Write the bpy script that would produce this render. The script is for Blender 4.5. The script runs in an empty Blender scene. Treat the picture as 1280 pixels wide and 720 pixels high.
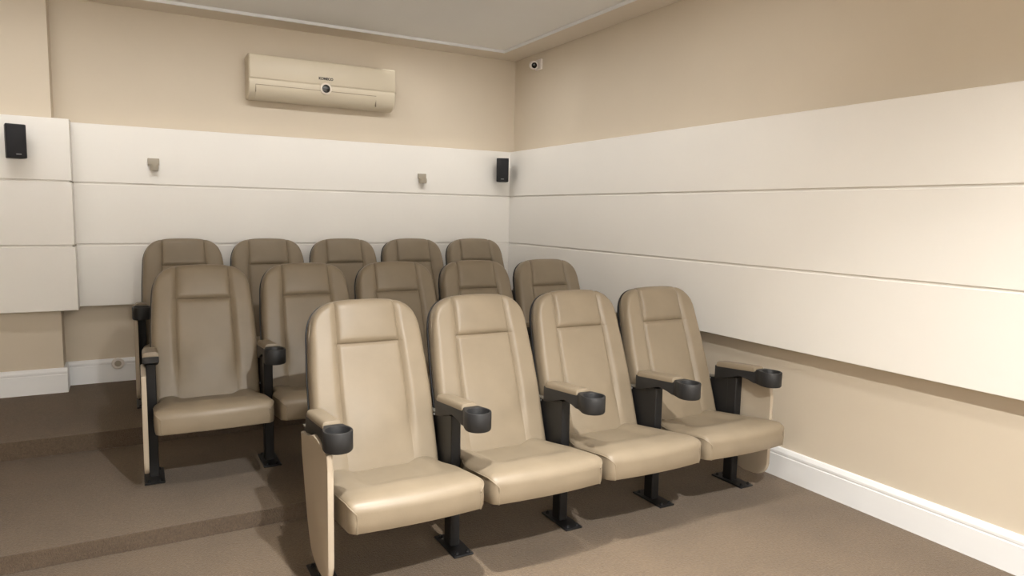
import bpy, bmesh, math, random
from mathutils import Vector, Matrix
random.seed(7)
SC = bpy.context.scene
COL = SC.collection

# ------------------------------------------------------------------ materials
def srgb(r, g, b):
    f = lambda c: (c/255/12.92) if c/255 <= .04045 else ((c/255+.055)/1.055)**2.4
    return (f(r), f(g), f(b), 1)

def mat(name, col, rough=.5, metal=0, var=0, vscale=6, bump=0, bscale=200, spec=.5, bdist=.002, detail=3):
    m = bpy.data.materials.new(name); m.use_nodes = True
    nt = m.node_tree; b = nt.nodes['Principled BSDF']
    b.inputs['Base Color'].default_value = col
    b.inputs['Roughness'].default_value = rough
    b.inputs['Metallic'].default_value = metal
    b.inputs['Specular IOR Level'].default_value = spec
    tc = nt.nodes.new('ShaderNodeTexCoord')
    if var:
        n = nt.nodes.new('ShaderNodeTexNoise'); n.inputs['Scale'].default_value = vscale
        n.inputs['Detail'].default_value = 4
        nt.links.new(tc.outputs['Object'], n.inputs['Vector'])
        r = nt.nodes.new('ShaderNodeValToRGB')
        r.color_ramp.elements[0].position = .3; r.color_ramp.elements[1].position = .7
        r.color_ramp.elements[0].color = tuple(c*(1-var) for c in col[:3])+(1,)
        r.color_ramp.elements[1].color = tuple(min(1, c*(1+var)) for c in col[:3])+(1,)
        nt.links.new(n.outputs['Fac'], r.inputs['Fac'])
        nt.links.new(r.outputs['Color'], b.inputs['Base Color'])
    if bump:
        n = nt.nodes.new('ShaderNodeTexNoise'); n.inputs['Scale'].default_value = bscale
        n.inputs['Detail'].default_value = detail
        nt.links.new(tc.outputs['Object'], n.inputs['Vector'])
        bp = nt.nodes.new('ShaderNodeBump'); bp.inputs['Strength'].default_value = bump
        bp.inputs['Distance'].default_value = bdist
        nt.links.new(n.outputs['Fac'], bp.inputs['Height'])
        nt.links.new(bp.outputs['Normal'], b.inputs['Normal'])
    return m

M = dict(
    leather=mat('beige_leather', srgb(136, 123, 104), .42, var=.05, vscale=9, bump=.12, bscale=260, spec=.45),
    panel=mat('beige_laminate', srgb(182, 169, 150), .45, var=.02, vscale=3),
    black=mat('black_plastic', (.018, .018, .019, 1), .5, bump=.1, bscale=500, spec=.4),
    steel=mat('black_painted_steel', (.012, .012, .013, 1), .42, spec=.4),
    bolt=mat('zinc_bolt', (.55, .55, .56, 1), .35, 1),
    cap=mat('grey_cap', srgb(120, 116, 106), .45),
    wall=mat('beige_wall_paint', srgb(213, 201, 182), .75, var=.015, vscale=2, bump=.05, bscale=300),
    board=mat('white_board_lacquer', srgb(243, 240, 234), .5, var=.01, vscale=2),
    base=mat('white_skirting_lacquer', srgb(242, 243, 244), .4),
    ceil=mat('ceiling_paint', srgb(247, 246, 244), .8, var=.01, vscale=2),
    border=mat('ceiling_border_paint', srgb(232, 222, 208), .8),
    carpet=None,
    ac=mat('cream_ac_plastic', srgb(214, 203, 181), .4, spec=.4),
    acslot=mat('ac_vent_shadow_plastic', srgb(150, 136, 115), .6),
    disp=mat('dark_display_glass', (.012, .01, .009, 1), .25),
    ring=mat('silver_ring', srgb(225, 215, 200), .35),
    speaker=mat('speaker_plastic', (.011, .011, .013, 1), .5),
    grille=mat('speaker_grille_cloth', (.016, .016, .019, 1), .8, bump=.4, bscale=700),
    badge=mat('grey_badge', (.28, .28, .28, 1), .4),
    white=mat('white_plastic', srgb(232, 226, 220), .4),
    grey=mat('grey_plastic', srgb(172, 163, 147), .5),
    lens=mat('camera_lens', (.004, .004, .005, 1), .12),
    ink=mat('dark_print', (.03, .026, .02, 1), .5),
)

def carpet(name, c0, c1):
    m = bpy.data.materials.new(name); m.use_nodes = True
    nt = m.node_tree; b = nt.nodes['Principled BSDF']; L = nt.links.new
    b.inputs['Roughness'].default_value = .95; b.inputs['Specular IOR Level'].default_value = .15
    b.inputs['Sheen Weight'].default_value = .15; b.inputs['Sheen Roughness'].default_value = .6
    tc = nt.nodes.new('ShaderNodeTexCoord')
    n1 = nt.nodes.new('ShaderNodeTexNoise'); n1.inputs['Scale'].default_value = 95; n1.inputs['Detail'].default_value = 5
    n1.inputs['Roughness'].default_value = .75
    n2 = nt.nodes.new('ShaderNodeTexNoise'); n2.inputs['Scale'].default_value = 3; n2.inputs['Detail'].default_value = 3
    v = nt.nodes.new('ShaderNodeTexVoronoi'); v.inputs['Scale'].default_value = 210
    for n in (n1, n2, v): L(tc.outputs['Object'], n.inputs['Vector'])
    r = nt.nodes.new('ShaderNodeValToRGB')
    r.color_ramp.elements[0].position = .3; r.color_ramp.elements[0].color = c0
    r.color_ramp.elements[1].position = .72; r.color_ramp.elements[1].color = c1
    mx = nt.nodes.new('ShaderNodeMix'); mx.data_type = 'FLOAT'; mx.inputs[0].default_value = .25
    L(n1.outputs['Fac'], mx.inputs[2]); L(n2.outputs['Fac'], mx.inputs[3])
    L(mx.outputs[0], r.inputs['Fac']); L(r.outputs['Color'], b.inputs['Base Color'])
    bp = nt.nodes.new('ShaderNodeBump'); bp.inputs['Strength'].default_value = .6; bp.inputs['Distance'].default_value = .006
    L(v.outputs['Distance'], bp.inputs['Height']); L(bp.outputs['Normal'], b.inputs['Normal'])
    return m
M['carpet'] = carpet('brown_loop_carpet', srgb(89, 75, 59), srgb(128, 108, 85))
M['riser'] = carpet('darker_riser_tone', srgb(80, 68, 57), srgb(114, 98, 82))

# ------------------------------------------------------------------ helpers
def obj(name, bm, m, parent=None, angle=35):
    me = bpy.data.meshes.new(name)
    bmesh.ops.recalc_face_normals(bm, faces=bm.faces[:])
    bm.to_mesh(me); bm.free()
    me.materials.append(M[m] if isinstance(m, str) else m)
    for p in me.polygons: p.use_smooth = True
    me.set_sharp_from_angle(angle=math.radians(angle))
    o = bpy.data.objects.new(name, me); COL.objects.link(o)
    if parent: o.parent = parent
    return o

def thing(name, loc, label, cat, group=None, rotz=0):
    o = bpy.data.objects.new(name, None); COL.objects.link(o)
    o.empty_display_size = .1
    o.location = loc; o.rotation_euler = (0, 0, rotz)
    tag(o, label, cat, group); return o

def tag(o, label, cat, group=None):
    o['label'] = label; o['category'] = cat
    if group: o['group'] = group

def struct(name, bm, m, angle=35):
    o = obj(name, bm, m, None, angle); o['kind'] = 'structure'; return o

def box(bm, x0, x1, y0, y1, z0, z1, bev=0, seg=2, rot=None):
    r = bmesh.ops.create_cube(bm, size=1)
    vs = r['verts']
    for v in vs:
        v.co = Vector(((x0+x1)/2+v.co.x*(x1-x0), (y0+y1)/2+v.co.y*(y1-y0), (z0+z1)/2+v.co.z*(z1-z0)))
    if bev:
        es = list({e for v in vs for e in v.link_edges})
        bmesh.ops.bevel(bm, geom=es, offset=bev, segments=seg, affect='EDGES', profile=.5)
    return bm

def prism(bm, pts, axis, a, b, bev=0, seg=2):
    """closed 2D polygon extruded along an axis: 'x' -> pts are (y,z); 'y' -> (x,z); 'z' -> (x,y)"""
    f = {'x': lambda p, t: (t, p[0], p[1]), 'y': lambda p, t: (p[0], t, p[1]), 'z': lambda p, t: (p[0], p[1], t)}[axis]
    A = [bm.verts.new(f(p, a)) for p in pts]; B = [bm.verts.new(f(p, b)) for p in pts]
    n = len(pts)
    fs = [bm.faces.new(A), bm.faces.new(B[::-1])]
    for i in range(n): bm.faces.new((A[i], B[i], B[(i+1) % n], A[(i+1) % n]))
    if bev:
        es = list(set(fs[0].edges) | set(fs[1].edges))
        bmesh.ops.bevel(bm, geom=es, offset=bev, segments=seg, affect='EDGES', profile=.5)
    return bm

def lathe(bm, prof, c, axis='z', n=32):
    """revolve (r, t) profile about an axis through c"""
    rings = []
    for r, t in prof:
        ring = []
        for k in range(n):
            a = 2*math.pi*k/n; p, q = r*math.cos(a), r*math.sin(a)
            co = {'z': (p, q, t), 'y': (p, t, q), 'x': (t, p, q)}[axis]
            ring.append(bm.verts.new((c[0]+co[0], c[1]+co[1], c[2]+co[2])))
        rings.append(ring)
    for A, B in zip(rings, rings[1:]):
        for k in range(n): bm.faces.new((A[k], A[(k+1) % n], B[(k+1) % n], B[k]))
    bm.faces.new(rings[0][::-1]); bm.faces.new(rings[-1])
    return bm

def tube(bm, pts, r, n=8):
    pts = [Vector(p) for p in pts]; rings = []
    for i, p in enumerate(pts):
        t = (pts[min(i+1, len(pts)-1)]-pts[max(i-1, 0)]).normalized()
        u = t.cross(Vector((0.31, .17, .93))).normalized(); w = t.cross(u)
        rings.append([bm.verts.new(p+u*r*math.cos(2*math.pi*k/n)+w*r*math.sin(2*math.pi*k/n)) for k in range(n)])
    for A, B in zip(rings, rings[1:]):
        for k in range(n): bm.faces.new((A[k], A[(k+1) % n], B[(k+1) % n], B[k]))
    bm.faces.new(rings[0][::-1]); bm.faces.new(rings[-1])
    return bm

def sstep(a, b, x):
    t = max(0, min(1, (x-a)/(b-a))); return t*t*(3-2*t)
def lerp(a, b, t): return a+(b-a)*t
def interp(tab, x):
    if x <= tab[0][0]: return tab[0][1]
    for (a, p), (b, q) in zip(tab, tab[1:]):
        if x <= b: return lerp(p, q, (x-a)/(b-a))
    return tab[-1][1]

# ------------------------------------------------------------------ measured frame of the room
XR, YB = 3.112, 5.671          # faces of the white boards
E = .085                        # board thickness in front of the painted wall
XW, YW = XR+E, YB+E            # painted walls
PIL = .20                      # the left part of the back wall stands forward
XP = -.40                     # edge of that part (its boards overhang to -.30)
XPB = -.30
XL, YF, ZC, ZB = -2.6, -2.6, 2.862, 2.842
Z2, Z3 = .075, .175            # carpeted steps
Y2, Y3 = 3.225, 4.465
BZ = [(1.609, 2.009), (1.184, 1.597), (.745, 1.172)]

# floor with its two steps
bm = bmesh.new()
prism(bm, [(YF-.1, -.15), (YF-.1, 0), (Y2, 0), (Y2, Z2), (Y3, Z2), (Y3, Z3), (YW+.1, Z3), (YW+.1, -.15)], 'x', XL-.1, XW+.1)
struct('floor', bm, 'carpet', 20)
# thin strips over the two risers, toned darker than the treads
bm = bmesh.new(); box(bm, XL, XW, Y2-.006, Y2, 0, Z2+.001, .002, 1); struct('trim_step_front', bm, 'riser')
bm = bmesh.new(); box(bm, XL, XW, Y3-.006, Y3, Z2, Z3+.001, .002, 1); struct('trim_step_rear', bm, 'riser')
# walls
bm = bmesh.new(); box(bm, XW, XW+.12, YF-.1, YW+.12, -.15, ZC+.1); struct('wall_right', bm, 'wall')
bm = bmesh.new()
prism(bm, [(XL-.1, YW-PIL), (XP, YW-PIL), (XP, YW), (XW, YW), (XW, YW+.12), (XL-.1, YW+.12)], 'z', -.15, ZC+.1)
struct('wall_back', bm, 'wall', 20)
bm = bmesh.new(); box(bm, XL-.12, XL, YF-.1, YW-PIL, -.15, ZC+.1); struct('wall_left', bm, 'wall')
bm = bmesh.new(); box(bm, XL, XW, YF-.12, YF, -.15, ZC+.1); struct('wall_front', bm, 'board')  # unseen wall; white finish put on to bounce the added strip's light
bm = bmesh.new(); box(bm, XL-.1, XW+.1, YF-.1, YW+.1, ZC, ZC+.12); struct('ceiling', bm, 'ceil')
# dropped border running round the ceiling
bm = bmesh.new()
G = .245
box(bm, XL, XW, YW-G, YW, ZB, ZC, .003, 1)
box(bm, XW-G, XW, YF, YW-G, ZB, ZC, .003, 1)
struct('trim_ceiling_border', bm, 'border', 20)
bm = bmesh.new()  # white strip added along the border, painting in its lit lip
box(bm, XL, XW-G, YW-G-.012, YW-G, ZB-.003, ZC, .003, 1)
box(bm, XW-G-.012, XW-G, YF, YW-G-.012, ZB-.003, ZC, .003, 1)
struct('trim_lit_lip', bm, 'base', 20)

# white boards in three courses
def board_profile(face, back, z0, z1, sgn):
    c = .003
    return [(back, z0), (face+sgn*c, z0), (face, z0+c), (face, z1-c), (face+sgn*c, z1), (back, z1)]
tn = 1
for i, (z0, z1) in enumerate(BZ):
    d = .005*(2-i)/2
    bm = bmesh.new(); prism(bm, board_profile(YB-d, YW, z0, z1, 1), 'x', XPB, XW)
    struct('trim_%d' % tn, bm, 'board', 20); tn += 1
    bm = bmesh.new(); prism(bm, board_profile(XR-d, XW, z0, z1, 1), 'y', YF+.3, YB-.004)
    struct('trim_%d' % tn, bm, 'board', 20); tn += 1
    bm = bmesh.new(); prism(bm, board_profile(YB-PIL-d, YW-PIL, z0, z1, 1), 'x', XL+.05, XPB+.004*(i == 2))
    # the return of these boards back to the recessed part of the wall
    box(bm, XP, XPB+.004*(i == 2), YW-PIL, YW, z0, z1)
    struct('trim_%d' % tn, bm, 'board', 20); tn += 1
# packing behind the joints so that the gaps read as shallow grooves
for k, (za, zb) in enumerate([(BZ[1][1], BZ[0][0]), (BZ[2][1], BZ[1][0])]):
    bm = bmesh.new()
    box(bm, XPB, XW, YB+.008, YW, za, zb); box(bm, XR+.008, XW, YF+.3, YB+.008, za, zb)
    box(bm, XL+.05, XPB-.012, YB-PIL+.008, YW-PIL, za, zb)
    box(bm, XP, XPB-.012, YW-PIL, YW, za, zb)
    struct('trim_%d' % tn, bm, 'board', 20); tn += 1

# skirting
def skirt(face, back, z, s):
    h = .17
    return [(back, z), (face, z), (face, z+h-.045), (face+s*.003, z+h-.041), (face+s*.003, z+h-.037), (face+s*.001, z+h-.033),
            (face+s*.001, z+h-.022), (face+s*.006, z+h-.012), (face+s*.010, z+h-.004), (back, z+h)]
T = .022
bm = bmesh.new()
prism(bm, skirt(XW-T, XW, 0, 1), 'y', YF, Y2); prism(bm, skirt(XW-T, XW, Z2, 1), 'y', Y2, Y3)
prism(bm, skirt(XW-T, XW, Z3, 1), 'y', Y3, YW-T)
struct('baseboard_right', bm, 'base', 25)
bm = bmesh.new(); prism(bm, skirt(YW-T, YW, Z3, 1), 'x', XP, XW); struct('baseboard_back', bm, 'base', 25)
bm = bmesh.new()
prism(bm, skirt(YW-PIL-T, YW-PIL, Z3, 1), 'x', XL, XP+T)
prism(bm, [(x, z) for x, z in [(XP, Z3), (XP+T, Z3), (XP+T, Z3+.125), (XP+T-.009, Z3+.17), (XP, Z3+.17)]], 'y', YW-PIL, YW-T)
struct('baseboard_left', bm, 'base', 25)

# ------------------------------------------------------------------ the cinema seat
XC = .277                                   # middle of a seat, from the axis of its left standard
BASE = Vector((0, .322, .869)); NRM = Vector((0, -.941, .339)).normalized()
def back_y(z): return .322+.36*(z-.869)
WTAB = [(.34, .262), (.6, .2665), (.75, .262), (.87, .254), (.95, .249), (1.06, .246)]
ZLOW, ZSEAM = .335, .868
US = .548
def ztop(u): return .910+.145*max(0, 1-abs(u)**5.0)**(1/2.2)-.013*u*u
def zmid(u): return ZSEAM-.085*sstep(US, 1, abs(u))
def back_xz(u, v, grow=1):
    z = lerp(ZLOW, zmid(u), v/.6) if v <= .6 else lerp(zmid(u), ztop(u), (v-.6)/.4)
    w = interp(WTAB, z)
    x = u*w
    if grow != 1:
        x *= grow; z = ZLOW+(z-ZLOW)*(1+(grow-1)*.6)
    return x, z
def ucoords(n_in, n_out):
    out = [US+(1-US)*math.sin(math.pi/2*k/n_out) for k in range(n_out+1)]
    inn = [US*math.sin(math.pi/2*k/n_in) for k in range(-n_in, n_in+1)]
    return [-a for a in out[:0:-1]]+inn+out[1:]
UC = ucoords(10, 12)
VC = [.6*math.sin(math.pi/2*k/22) for k in range(23)]+[.6+.4*(math.sin(math.pi*(k/18-.5))*.5+.5) for k in range(1, 19)]
def edge_fall(x, z, u, v):
    # distance to the outline, measured roughly
    d_side = (1-abs(u))*interp(WTAB, z)
    d_top = (ztop(u)-z)
    d = min(d_side, d_top*.9) if v > .3 else d_side
    # soften where both are small
    k = 1-max(0, 1-d_side/.026)**2-max(0, 1-d_top/.040)**2
    return math.sqrt(max(0, k))
def back_h(x, z, u, v):
    h = .034*edge_fall(x, z, u, v)
    a = abs(u)
    lowfade = sstep(.44, .60, z)
    groove = math.exp(-((a-US)/.020)**2)
    h -= .010*groove*lowfade
    if a > US:                                             # side bolsters
        t = (a-US)/(1-US)
        h += .007*(1-t)*sstep(0, .22, t)*sstep(.34, .5, z)*(1-.7*sstep(.84, .98, z))
    else:
        t = a/US
        if v > .6:                                         # headrest pillow
            s = (z-ZSEAM)/(ztop(u)-ZSEAM)
            h += .009*(1-t**4)*math.sin(math.pi*min(1, .10+s*.80))**.7
        else:                                              # middle panel, softly filled out
            s = (z-ZLOW)/(ZSEAM-ZLOW)
            h += -.003+.003*(1-t**4)*math.sin(math.pi*s)+.012*math.exp(-((z-.5)/.12)**2)*(1-t**2)
        h -= .011*math.exp(-((z-ZSEAM)/.009)**2)*(1 if t < .97 else .5)
    return h
def back_pt(u, v, h, grow=1):
    x, z = back_xz(u, v, grow)
    return Vector((XC+x, back_y(z), z))+NRM*h
def build_back(root):
    nu, nv = len(UC), len(VC)
    iL, iR = [i for i, u in enumerate(UC) if abs(abs(u)-US) < 1e-6]
    jS = 22
    def region(test, cushion_wall=False):
        bm = bmesh.new(); vt = {}
        def V(i, j):
            if (i, j) not in vt:
                x, z = back_xz(UC[i], VC[j]); vt[i, j] = bm.verts.new(back_pt(UC[i], VC[j], back_h(x, z, UC[i], VC[j])))
            return vt[i, j]
        for i in range(nu-1):
            for j in range(nv-1):
                if test(i, j): bm.faces.new((V(i, j), V(i+1, j), V(i+1, j+1), V(i, j+1)))
        if cushion_wall:
            loop = [(0, j) for j in range(nv)]+[(i, nv-1) for i in range(1, nu)]+[(nu-1, j) for j in range(nv-2, -1, -1)]
            prev = [V(*q) for q in loop]
            for dep, gr in ((-.012, 1.008), (-.034, 1.008), (-.040, .99)):
                cur = [bm.verts.new(back_pt(UC[i], VC[j], dep, gr)) for i, j in loop]
                for k in range(len(loop)-1): bm.faces.new((prev[k], prev[k+1], cur[k+1], cur[k]))
                prev = cur
            bm.faces.new(prev)
        return bm
    mid = lambda i: iL <= i < iR
    b = obj('backrest', region(lambda i, j: not mid(i), True), 'leather', root, 50)
    obj('headrest', region(lambda i, j: mid(i) and j >= jS), 'leather', b, 50)
    obj('back_panel', region(lambda i, j: mid(i) and j < jS), 'leather', b, 50)
    # moulded black shell behind the cushion
    bm = bmesh.new(); loop = [(0, j) for j in range(0, nv, 2)]+[(i, nv-1) for i in range(1, nu)]+[(nu-1, j) for j in range(nv-1, -1, -2)][1:]
    rings = []
    for dep, gr in ((-.036, 1.0), (-.036, 1.022), (-.046, 1.026), (-.056, 1.0), (-.070, .9), (-.076, .6)):
        rings.append([bm.verts.new(back_pt(UC[i], VC[j], dep, 1)) if gr == 1.0 and dep == -.036 else
                      bm.verts.new(Vector((XC+(back_xz(UC[i], VC[j])[0])*gr, 0, 0))+
                                   Vector((0, back_y(lerp(.68, back_xz(UC[i], VC[j])[1], gr if gr < 1 else 1+(gr-1)*.6)), lerp(.68, back_xz(UC[i], VC[j])[1], gr if gr < 1 else 1+(gr-1)*.6)))+NRM*dep)
                      for i, j in loop])
    n = len(loop)
    for A, B in zip(rings, rings[1:]):
        for k in range(n): bm.faces.new((A[k], A[(k+1) % n], B[(k+1) % n], B[k]))
    bm.faces.new(rings[-1]); bm.faces.new(rings[0][::-1])
    obj('back_shell', bm, 'black', root, 50)

# seat cushion: a rounded slab that tips back a little
SF, SR = -.372, .20
def seat_hw(y): return lerp(.266, .236, sstep(-.10, 0.0, y))
def seat_zb(y): return .317-.13*(y+.36)
def seat_top(x, y):
    a = abs(x)/.262
    z = seat_zb(y)+.119+.014*math.cos(min(1, a)*math.pi/2)**.7*sstep(-.37, -.22, y)*1.0
    # hollow worn into the middle, raised rims at the sides
    z -= .018*sstep(-.26, -.12, y)*(1-sstep(.42, .66, a))
    z += .006*math.exp(-((a-.74)/.14)**2)*sstep(-.3, -.1, y)
    # crowned front roll
    z += .010*math.exp(-((y+.25)/.07)**2)*(1-a**4)
    return z
def build_seat(root):
    # outline walked in (s along width -1..1, t along depth 0..1)
    nu, nv = 40, 34
    us = [math.sin(math.pi/2*(2*k/nu-1)) for k in range(nu+1)]
    vs = [.5-.5*math.cos(math.pi*k/nv) for k in range(nv+1)]
    def xy(u, v):
        y = lerp(SF, SR, v)
        x = u*seat_hw(y)
        # rounded front and rear corners in plan
        r = .045
        dy = y-SF
        if dy < r: x *= (seat_hw(y)-r*.55+.55*math.sqrt(max(0, r*r-(r-dy)**2)))/seat_hw(y)
        y += .018*(u*u)*(1-sstep(0, .25, v))            # front edge bows gently
        return x, y
    def surf(u, v):
        x, y = xy(u, v); zt = seat_top(x, y)
        ds = (1-abs(u))*seat_hw(y); df = v*(SR-SF); dr = (1-v)*(SR-SF)
        ff = math.sqrt(max(0, 1-max(0, 1-df/.060)**2))
        fs = math.sqrt(max(0, 1-max(0, 1-ds/.022)**2)); fr = math.sqrt(max(0, 1-max(0, 1-dr/.05)**2))
        return x, y, zt-.046*(1-ff)-.012*(1-fs)*ff-.03*(1-fr)
    bm = bmesh.new(); g = []
    for v in vs:
        row = []
        for u in us:
            x, y, z = surf(u, v)
            row.append(bm.verts.new((XC-.007+x, y, z)))
        g.append(row)
    for j in range(nv):
        for i in range(nu): bm.faces.new((g[j][i], g[j][i+1], g[j+1][i+1], g[j+1][i]))
    loop = [(0, i) for i in range(nu+1)]+[(j, nu) for j in range(1, nv+1)]+[(nv, i) for i in range(nu-1, -1, -1)]+[(j, 0) for j in range(nv-1, 0, -1)]
    prev = [g[j][i] for j, i in loop]
    def wall(inset, dz):
        out = []
        for j, i in loop:
            x, y = xy(us[i], vs[j])
            out.append(bm.verts.new((XC-.007+x*(1-inset/.26), y-inset*(1 if vs[j] > .5 else -1), seat_zb(y)+dz)))
        return out
    n = len(loop)
    for ins, dz in ((-.002, .045), (-.001, .018), (.003, .004), (.012, 0)):
        cur = wall(ins, dz)
        for k in range(n): bm.faces.new((prev[k], prev[(k+1) % n], cur[(k+1) % n], cur[k]))
        prev = cur
    bm.faces.new(prev)
    s = obj('seat', bm, 'leather', root, 50)
    # piping along both side seams, up the front corner and back over the side
    for sg in (-1, 1):
        bm = bmesh.new(); pts = []
        x0, y0 = xy(sg, 0); zt = surf(sg, 0)[2]
        for k in range(6): pts.append((XC-.007+x0, y0-.0005, lerp(seat_zb(y0)+.004, zt, k/5)))
        for v in (.012, .03, .06, .1, .15, .22, .3, .42, .55, .65):
            x, y, z = surf(sg, v); pts.append((XC-.007+x, y, z+.0005))
        tube(bm, pts, .0028, 6)
        obj('piping', bm, 'leather', s, 60)
    bm = bmesh.new()                                      # steel pan under the cushion
    prism(bm, [(-.26, seat_zb(-.26)), (.19, seat_zb(.19)), (.19, seat_zb(.19)-.03), (-.2, seat_zb(-.2)-.02)], 'x', .055, .50)
    obj('seat_pan', bm, 'steel', root)

ARM_SLOPE = .085
def arm_z(y): return .632-ARM_SLOPE*(y-.10)
def build_standard(root, dx=0, panel=0, cup=True):
    """post, foot, arm with its pad and cup holder; panel -1 / +1 puts a laminate end panel on that side"""
    bm = bmesh.new()
    prism(bm, [(.035, .25), (.205, .25), (.235, .45), (.258, .548), (.148, .556), (.14, .60), (.035, .60)], 'x', dx-.017, dx+.017, .003, 1)
    box(bm, dx-.0228, dx+.0228, -.01, .055, .006, .59, .004, 1)
    p = obj('post', bm, 'steel', root)
    bm = bmesh.new()
    prism(bm, [(.155, .5555), (.258, .548), (.260, .554), (.155, .562)], 'x', dx-.02, dx+.02, .001, 1)
    obj('bracket_cap', bm, 'cap', p)
    bm = bmesh.new(); box(bm, dx-.046, dx+.046, -.105, .115, 0, .009, .003, 1)
    fp = obj('foot_plate', bm, 'steel', p)
    for bx in (-.025, .025):
        for by in (-.085, .09):
            bm = bmesh.new(); lathe(bm, [(.010, .009), (.010, .012), (.007, .015), (.007, .019), (.004, .021)], (dx+bx, by, 0), 'z', 10)
            obj('anchor_bolt', bm, 'steel', p)
    for by, bz in ((.165, .40), (.19, .545)):
        bm = bmesh.new()
        lathe(bm, [(.005, -.0205), (.006, -.018), (.006, .018), (.005, .0205)], (dx, by, bz), 'x', 10)
        obj('side_bolt', bm, 'bolt', p)
    # armrest
    bm = bmesh.new()
    c = -.218
    if cup:
        prof = [(.140, .554), (.140, arm_z(.14)), (-.158, arm_z(-.158)), (-.158, .588), (-.135, .590), (-.105, .598), (-.075, .607), (-.04, .611), (.055, .572)]
    else:
        prof = [(.140, .554), (.140, arm_z(.14)), (-.148, arm_z(-.148)), (-.148, arm_z(-.148)-.03), (-.12, arm_z(-.12)-.036), (-.04, .611), (.055, .572)]
    prism(bm, prof, 'x', dx-.036, dx+.036, .005, 2)
    a = obj('armrest', bm, 'black', root)
    if cup:
        # moulded cup holder: rounded front, straight shoulders that run back into the arm
        N = 48; R = .0535; outer = []
        for k in range(N):
            an = 2*math.pi*k/N; px, py = math.cos(an), math.sin(an)
            if py <= .15: q = (R*px, c+R*py)
            else:
                # shoulder: walk round a tapered tail ending at y = -.146
                w_, t_ = .0365, -.146-c
                sx = px/max(py, 1e-6)*t_
                if abs(sx) <= w_: q = (sx, c+t_)
                else:
                    f = (abs(px)-w_/math.hypot(w_, t_))/(math.sqrt(1-.15**2)-w_/math.hypot(w_, t_)); f = max(0, min(1, f))
                    q = (math.copysign(lerp(w_, R*.989, sstep(0, 1, f)), px), c+lerp(t_, R*.15, f))
            outer.append(q)
        zt, zb = .664, .588
        bm = bmesh.new()
        def ring(pts, z): return [bm.verts.new((dx+x, y, z)) for x, y in pts]
        def off(pts, d): return [(x*(1-d/R), c+(y-c)*(1-d/R)) for x, y in pts]
        circ = lambda r: [(r*math.cos(2*math.pi*k/N), c+r*math.sin(2*math.pi*k/N)) for k in range(N)]
        rs = [ring(off(outer, .004), zb), ring(outer, zb+.006), ring(outer, zt-.003), ring(off(outer, .002), zt), ring(circ(.0462), zt),
              ring(circ(.0445), zt-.004), ring(circ(.0425), zb+.018), ring(circ(.040), zb+.012)]
        for A, B in zip(rs, rs[1:]):
            for k in range(N): bm.faces.new((A[k], A[(k+1) % N], B[(k+1) % N], B[k]))
        bm.faces.new(rs[0][::-1]); bm.faces.new(rs[-1])
        obj('cup_holder', bm, 'black', a, 40)
    bm = bmesh.new()                                      # padded top
    nx, ny = 12, 26; y0, y1 = .146, -.140; g = []
    for j in range(ny+1):
        t = .5-.5*math.cos(math.pi*j/ny); y = lerp(y0, y1, t); row = []
        for i in range(nx+1):
            u = math.sin(math.pi/2*(2*i/nx-1))
            ds = (1-abs(u))*.036; dr = (y0-y); df = (y-y1)
            k = math.sqrt(max(0, 1-max(0, 1-ds/.014)**2-max(0, 1-dr/.03)**2-max(0, 1-df/.006)**2))
            hw = .036-.012*max(0, 1-dr/.03)**2
            row.append(bm.verts.new((dx+u*hw, y, arm_z(y)+.002+.021*k)))
        g.append(row)
    for j in range(ny):
        for i in range(nx): bm.faces.new((g[j][i], g[j][i+1], g[j+1][i+1], g[j+1][i]))
    loop = g[0]+[r[-1] for r in g[1:]]+g[-1][-2::-1]+[r[0] for r in g[-2:0:-1]]
    low = [bm.verts.new((v.co.x, v.co.y, v.co.z-.006)) for v in loop]; n = len(loop)
    for k in range(n): bm.faces.new((loop[k], loop[(k+1) % n], low[(k+1) % n], low[k]))
    bm.faces.new(low[::-1])
    obj('arm_pad', bm, 'leather', a, 50)
    if panel:
        xa = dx+panel*.0235; xb = dx+panel*.045
        pts = [(.185, .548), (.13, .552), (.05, .568), (-.03, .598), (-.10, .594), (-.158, .584), (-.236, .580), (-.243, .52), (-.243, .16)]
        for k in range(1, 9):
            t = k/8*math.pi/2
            pts.append((-.243+.085*(1-math.cos(t)), .16-.075*math.sin(t)))
        pts += [(-.09, .083), (-.02, .09), (.03, .115), (.06, .16), (.085, .22), (.17, .47)]
        if panel > 0: pts = [(y+.04*sstep(.2, -.1, y), z) for y, z in pts]
        bm = bmesh.new(); prism(bm, pts, 'x', min(xa, xb), max(xa, xb), .006, 3)
        obj('side_panel', bm, 'panel', root, 30)

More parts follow.
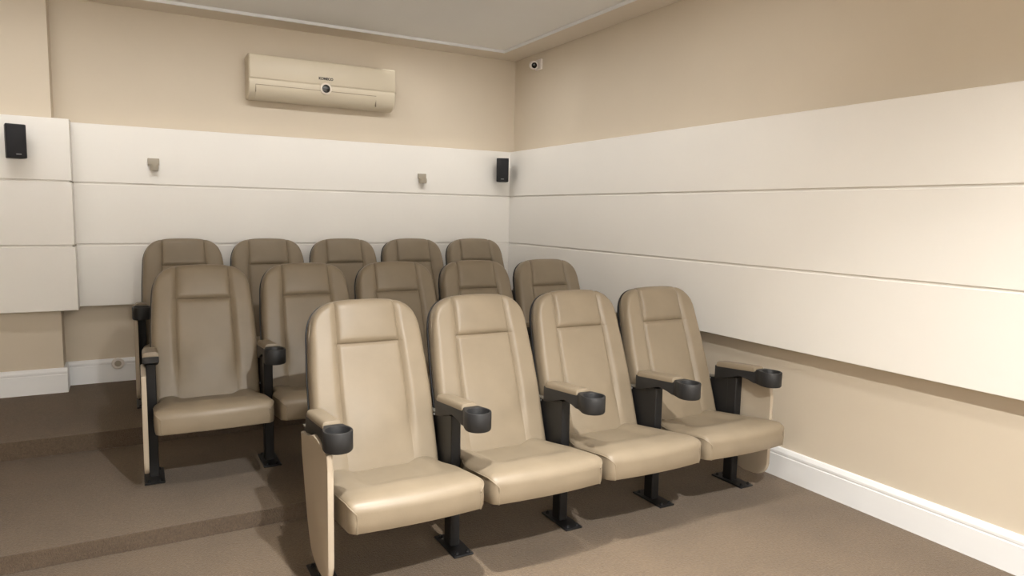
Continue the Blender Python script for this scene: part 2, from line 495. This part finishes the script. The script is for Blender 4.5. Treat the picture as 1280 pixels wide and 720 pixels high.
def make_seat_proto(name, first=False, last=False, cup=True):
    r = thing(name, (0, 0, 0), '', 'seat')
    build_back(r); build_seat(r); build_standard(r, 0, -1 if first else 0, cup)
    if last: build_standard(r, PIT, 1)
    return r
def dup(root):
    r = root.copy(); COL.objects.link(r)
    for ch in list(root.children):
        c = ch.copy(); COL.objects.link(c); c.parent = r
        for gch in list(ch.children):
            d = gch.copy(); COL.objects.link(d); d.parent = c
    return r
PIT = .5629
protos = {}
ROWS = [((.644, 2.642, 0), .001, 4, 'front row of cinema seats'),
        ((.087, 3.868, Z2), -.008, 5, 'middle row of cinema seats'),
        ((.072, 4.995, Z3+.008), -.003, 5, 'back row of cinema seats')]
ROWS = [((a[0], a[1], z), b, n, g) for (a, b, n, g), z in zip(ROWS, (0, Z2, Z3))]
LAB = {
 0: ['front-row beige leather cinema seat at the left aisle end, with a beige side panel',
     'second front-row beige leather cinema seat from the left aisle end',
     'third front-row beige leather cinema seat from the left, next to the one nearest the wall',
     'front-row beige leather cinema seat nearest the right wall, with armrests on both sides'],
 1: ['middle-row beige cinema seat at the left aisle end, its aisle armrest without a cup holder',
     'second middle-row beige cinema seat from the aisle, partly hidden by the first front-row seat',
     'centre seat of the middle row, its backrest showing between the first two front-row seats',
     'fourth middle-row seat from the aisle, its top showing above the second front-row seat',
     'middle-row cinema seat nearest the right wall, its backrest against the white boards'],
 2: ['back-row cinema seat at the left aisle end, behind the middle-row aisle seat',
     'second back-row cinema seat from the left, by the white back wall',
     'centre back-row cinema seat, only the top of its backrest showing',
     'fourth back-row cinema seat from the left, before the white back wall',
     'back-row cinema seat closest to the corner, below the small corner loudspeaker'],
}
for ri, (o, ang, n, grp) in enumerate(ROWS):
    for k in range(n):
        kind = ('first_plain' if ri == 1 else 'first') if k == 0 else ('last' if k == n-1 else 'mid')
        if kind not in protos:
            protos[kind] = r = make_seat_proto('cinema_seat', kind[:5] == 'first', kind == 'last', kind != 'first_plain')
        else: r = dup(protos[kind])
        r.location = (o[0]+k*PIT*math.cos(ang), o[1]+k*PIT*math.sin(ang), o[2]); r.rotation_euler = (0, 0, ang)
        tag(r, LAB[ri][k], 'seat', grp)

# ------------------------------------------------------------------ air conditioner
ax0, ax1, az0, az1, AD = .838, 1.975, 2.258, 2.600, .19
t = thing('air_conditioner', ((ax0+ax1)/2, YW, az0), 'cream split air conditioner high on the back wall', 'air conditioner')
ox = (ax0+ax1)/2; W2 = (ax1-ax0)/2
def ac_prof():   # (y, z) relative to wall / unit bottom, y negative toward the room
    p = [(0, .02), (0, .335), (-.15, .342), (-.172, .338), (-.185, .325)]
    p += [(-.190, .30), (-.190, .158), (-.186, .154), (-.186, .150), (-.188, .146)]
    for k in range(0, 9):
        a = k/8*math.pi/2*.95
        p.append((-.188+.12*(1-math.cos(a)), .125-.115*math.sin(a)))
    return p
bm = bmesh.new(); prism(bm, ac_prof(), 'x', -W2, W2, .012, 3); obj('body', bm, 'ac', t, 30)
bm = bmesh.new()                                   # front cover with a slightly crowned face
box(bm, -W2+.006, W2-.006, -.1965, -.186, .160, .328, .005, 2); obj('front_cover', bm, 'ac', t)
def ac_low(a): return (-.188+.12*(1-math.cos(a)), .125-.115*math.sin(a))
bm = bmesh.new(); pts = []
for k in range(10): 
    y, z = ac_low(lerp(.12, 1.18, k/9)); pts.append((y-.004, z-.0015))
prism(bm, pts+[(y+.008, z+.004) for y, z in pts[::-1]], 'x', -W2+.05, W2-.165); obj('louver', bm, 'ac', t, 30)
bm = bmesh.new()
y, z = ac_low(.10); box(bm, -W2+.05, W2-.165, y-.0025, y+.004, z-.004, z+.002)
box(bm, W2-.166, W2-.162, ac_low(.5)[0]-.006, ac_low(.5)[0]+.012, ac_low(.95)[1], ac_low(.15)[1])
box(bm, -W2+.047, -W2+.051, ac_low(.3)[0]-.005, ac_low(.3)[0]+.012, ac_low(.6)[1], ac_low(.10)[1]+.001)
obj('vent_seam', bm, 'acslot', t)
dxp = 1.405-ox
bm = bmesh.new(); lathe(bm, [(.045, -.188), (.045, -.197), (.041, -.199), (.030, -.199)], (dxp, 0, .130), 'y', 32); rg = obj('display_ring', bm, 'ring', t)
bm = bmesh.new(); lathe(bm, [(.031, -.190), (.031, -.2005), (.027, -.2025), (.005, -.2035)], (dxp, 0, .130), 'y', 32); obj('display', bm, 'disp', rg)
cu = bpy.data.curves.new('brand_letters', 'FONT'); cu.body = 'KOMECO'; cu.size = .026; cu.align_x = 'CENTER'; cu.extrude = .0006; cu.offset = .0013
to = bpy.data.objects.new('tmp_letters', cu); COL.objects.link(to)
bpy.context.view_layer.update()
me = bpy.data.meshes.new_from_object(to.evaluated_get(bpy.context.evaluated_depsgraph_get()))
bpy.data.objects.remove(to)
me.transform(Matrix.Translation((dxp, -.1972, .196)) @ Matrix.Rotation(math.pi/2, 4, 'X'))
me.materials.clear(); me.materials.append(M['ink'])
lo = bpy.data.objects.new('lettering', me); COL.objects.link(lo); lo.parent = t

# ------------------------------------------------------------------ loudspeakers
def speaker(loc, label, rz, badge):
    t = thing('loudspeaker', loc, label, 'loudspeaker', 'small black wall loudspeakers')
    R = Matrix.Rotation(rz, 4, 'Z')
    w, dp, h = .054, .09, .105
    off = Vector((0, -.055, 0))
    def put(bm): bmesh.ops.transform(bm, matrix=Matrix.Translation(off) @ R, verts=bm.verts[:]); return bm
    bm = bmesh.new()
    prism(bm, [(-w, -dp), (w, -dp), (w*.78, 0), (-w*.78, 0)], 'z', -h, h, .006, 2)
    obj('cabinet', put(bm), 'speaker', t)
    bm = bmesh.new(); box(bm, -w+.004, w-.004, -dp-.006, -dp+.004, -h+.006, h-.006, .004, 2); obj('grille', put(bm), 'grille', t)
    bm = bmesh.new(); box(bm, -.014+badge, .014+badge, -dp-.0075, -dp-.005, -h+.022, -h+.028, .001, 1); obj('badge', put(bm), 'badge', t)
    bm = bmesh.new()
    tube(bm, [(0, 0, -.04), (0, -.03, -.04), (0, -.06, -.04)], .012, 12)
    lathe(bm, [(.03, -.012), (.03, -.002), (.026, 0)], (0, 0, -.04), 'y', 20)
    obj('wall_bracket', bm, 'speaker', t)
speaker((3.005, YB-.004, 1.835), 'small black loudspeaker on the white boards in the corner', -.5, 0.0)
speaker((-.60, YB-PIL-.004, 1.838), 'small black loudspeaker on the white boards at the far left', .30, .01)

# ------------------------------------------------------------------ small grey wall fittings on the boards
def fitting(x, z, label, kind):
    t = thing('wall_bracket', (x, YB-.004, z), label, 'bracket', 'small grey fittings on the back boards')
    bm = bmesh.new()
    if kind == 0:
        box(bm, -.040, .034, -.02, 0, -.005, .044, .004, 2); obj('plate', bm, 'grey', t)
        bm = bmesh.new(); lathe(bm, [(.025, -.044), (.028, -.03), (.029, .0)], (0, -.03, 0), 'z', 20); obj('socket', bm, 'grey', t)
    else:
        box(bm, -.038, .036, -.02, 0, 0, .042, .004, 2); obj('plate', bm, 'grey', t)
        bm = bmesh.new(); lathe(bm, [(.030, -.040), (.034, -.03), (.033, .0)], (-.002, -.034, 0), 'z', 20); obj('socket', bm, 'grey', t)
fitting(.196, 1.749, 'small grey bracket on the back boards, left of and below the air conditioner', 0)
fitting(2.245, 1.734, 'small grey bracket on the back boards, near the corner loudspeaker', 1)

# ------------------------------------------------------------------ round socket low on the back wall
t = thing('wall_socket', (-.08, YW-T, Z3+.135), 'round white socket low on the back wall at the skirting', 'socket')
bm = bmesh.new(); lathe(bm, [(.042, 0.0), (.042, -.006), (.036, -.011), (.024, -.012)], (0, 0, 0), 'y', 28); obj('cover', bm, 'white', t)
bm = bmesh.new(); lathe(bm, [(.022, -.008), (.022, -.013), (.018, -.014)], (0, 0, 0), 'y', 24); obj('socket_face', bm, 'grey', t)

# ------------------------------------------------------------------ security camera on the right wall
t = thing('security_camera', (XW, 5.33, 2.737), 'small white security camera high on the right wall near the corner', 'camera')
bm = bmesh.new(); box(bm, -.022, 0, -.06, .035, -.045, .045, .006, 2); obj('mounting_base', bm, 'white', t)
bm = bmesh.new()
lathe(bm, [(.030, -.0), (.036, -.01), (.037, -.05), (.034, -.062), (.028, -.064)], (0, 0, 0), 'y', 24)
bmesh.ops.transform(bm, matrix=Matrix.Translation((-.052, .02, 0)) @ Matrix.Rotation(-.35, 4, 'Z') @ Matrix.Rotation(.25, 4, 'X'), verts=bm.verts[:])
hs = obj('housing', bm, 'white', t)
bm = bmesh.new(); lathe(bm, [(.024, -.060), (.024, -.067), (.018, -.071), (.008, -.073)], (0, 0, 0), 'y', 20)
bmesh.ops.transform(bm, matrix=Matrix.Translation((-.052, .02, 0)) @ Matrix.Rotation(-.35, 4, 'Z') @ Matrix.Rotation(.25, 4, 'X'), verts=bm.verts[:])
obj('lens', bm, 'lens', hs)

# ------------------------------------------------------------------ lights (recessed ceiling lamps of the room, plus unseen fill lights added)
def lamp(loc, power, size=.1, spread=180, col=(1, .983, .945)):
    d = bpy.data.lights.new('ceiling_or_fill_lamp', 'AREA'); d.shape = 'DISK'; d.size = size
    d.energy = power; d.color = col; d.spread = math.radians(spread)
    o = bpy.data.objects.new('ceiling_or_fill_lamp', d); COL.objects.link(o); o.location = loc
    return o
lamp((1.0, -.05, ZC-.01), 112, .07, 152)
lamp((1.9, 1.65, ZC-.01), 6, .08, 85)
lamp((.85, 1.75, ZC-.01), 21, .08, 90)  # fill added overhead to brighten the front seat tops
def strip(loc, aim, lx, ly, power, spread, col=(1, .98, .96)):
    d = bpy.data.lights.new('fill_strip', 'AREA'); d.shape = 'RECTANGLE'; d.size = lx; d.size_y = ly
    d.energy = power; d.color = col; d.spread = math.radians(spread)
    o = bpy.data.objects.new('fill_strip', d); COL.objects.link(o); o.location = loc
    o.rotation_euler = (Vector(aim)-Vector(loc)).to_track_quat('-Z', 'Y').to_euler()
strip((.3, -1.5, ZB-.03), (.3, YF, 1.3), 5.0, .2, 148, 120)  # added strip, bounces broad fill off the unseen front wall
strip((.45, 4.3, ZB-.03), (.45, YW, 1.8), 5.0, .06, 8.2, 80)  # added unseen strip that brightens the back boards
strip((1.8, 4.0, ZB-.03), (XW, 4.0, 1.7), 3.2, .06, 5, 85)  # added unseen strip that lifts the far end of the right wall

w = bpy.data.worlds.new('world'); SC.world = w; w.use_nodes = True
w.node_tree.nodes['Background'].inputs[0].default_value = (.9, .85, .75, 1)
w.node_tree.nodes['Background'].inputs[1].default_value = .0

# ------------------------------------------------------------------ camera
cd = bpy.data.cameras.new('camera'); co = bpy.data.objects.new('camera', cd); COL.objects.link(co)
F = 868.43; yaw, pitch, roll = .508185, .106655, .019591
cd.sensor_width = 36; cd.lens = F/1280*36; cd.clip_start = .02
fw = Vector((math.sin(yaw)*math.cos(pitch), math.cos(yaw)*math.cos(pitch), -math.sin(pitch)))
rt = Vector((math.cos(yaw), -math.sin(yaw), 0)); up = rt.cross(fw)
r2 = rt*math.cos(roll)+up*math.sin(roll); u2 = up*math.cos(roll)-rt*math.sin(roll)
m = Matrix((r2, u2, -fw)).transposed().to_4x4(); m.translation = (0, 0, 1.45)
co.matrix_world = m
SC.camera = co

vs = SC.view_settings
vs.view_transform = 'Standard'; vs.look = 'None'; vs.gamma = 1; vs.use_curve_mapping = False
vs.exposure = .3
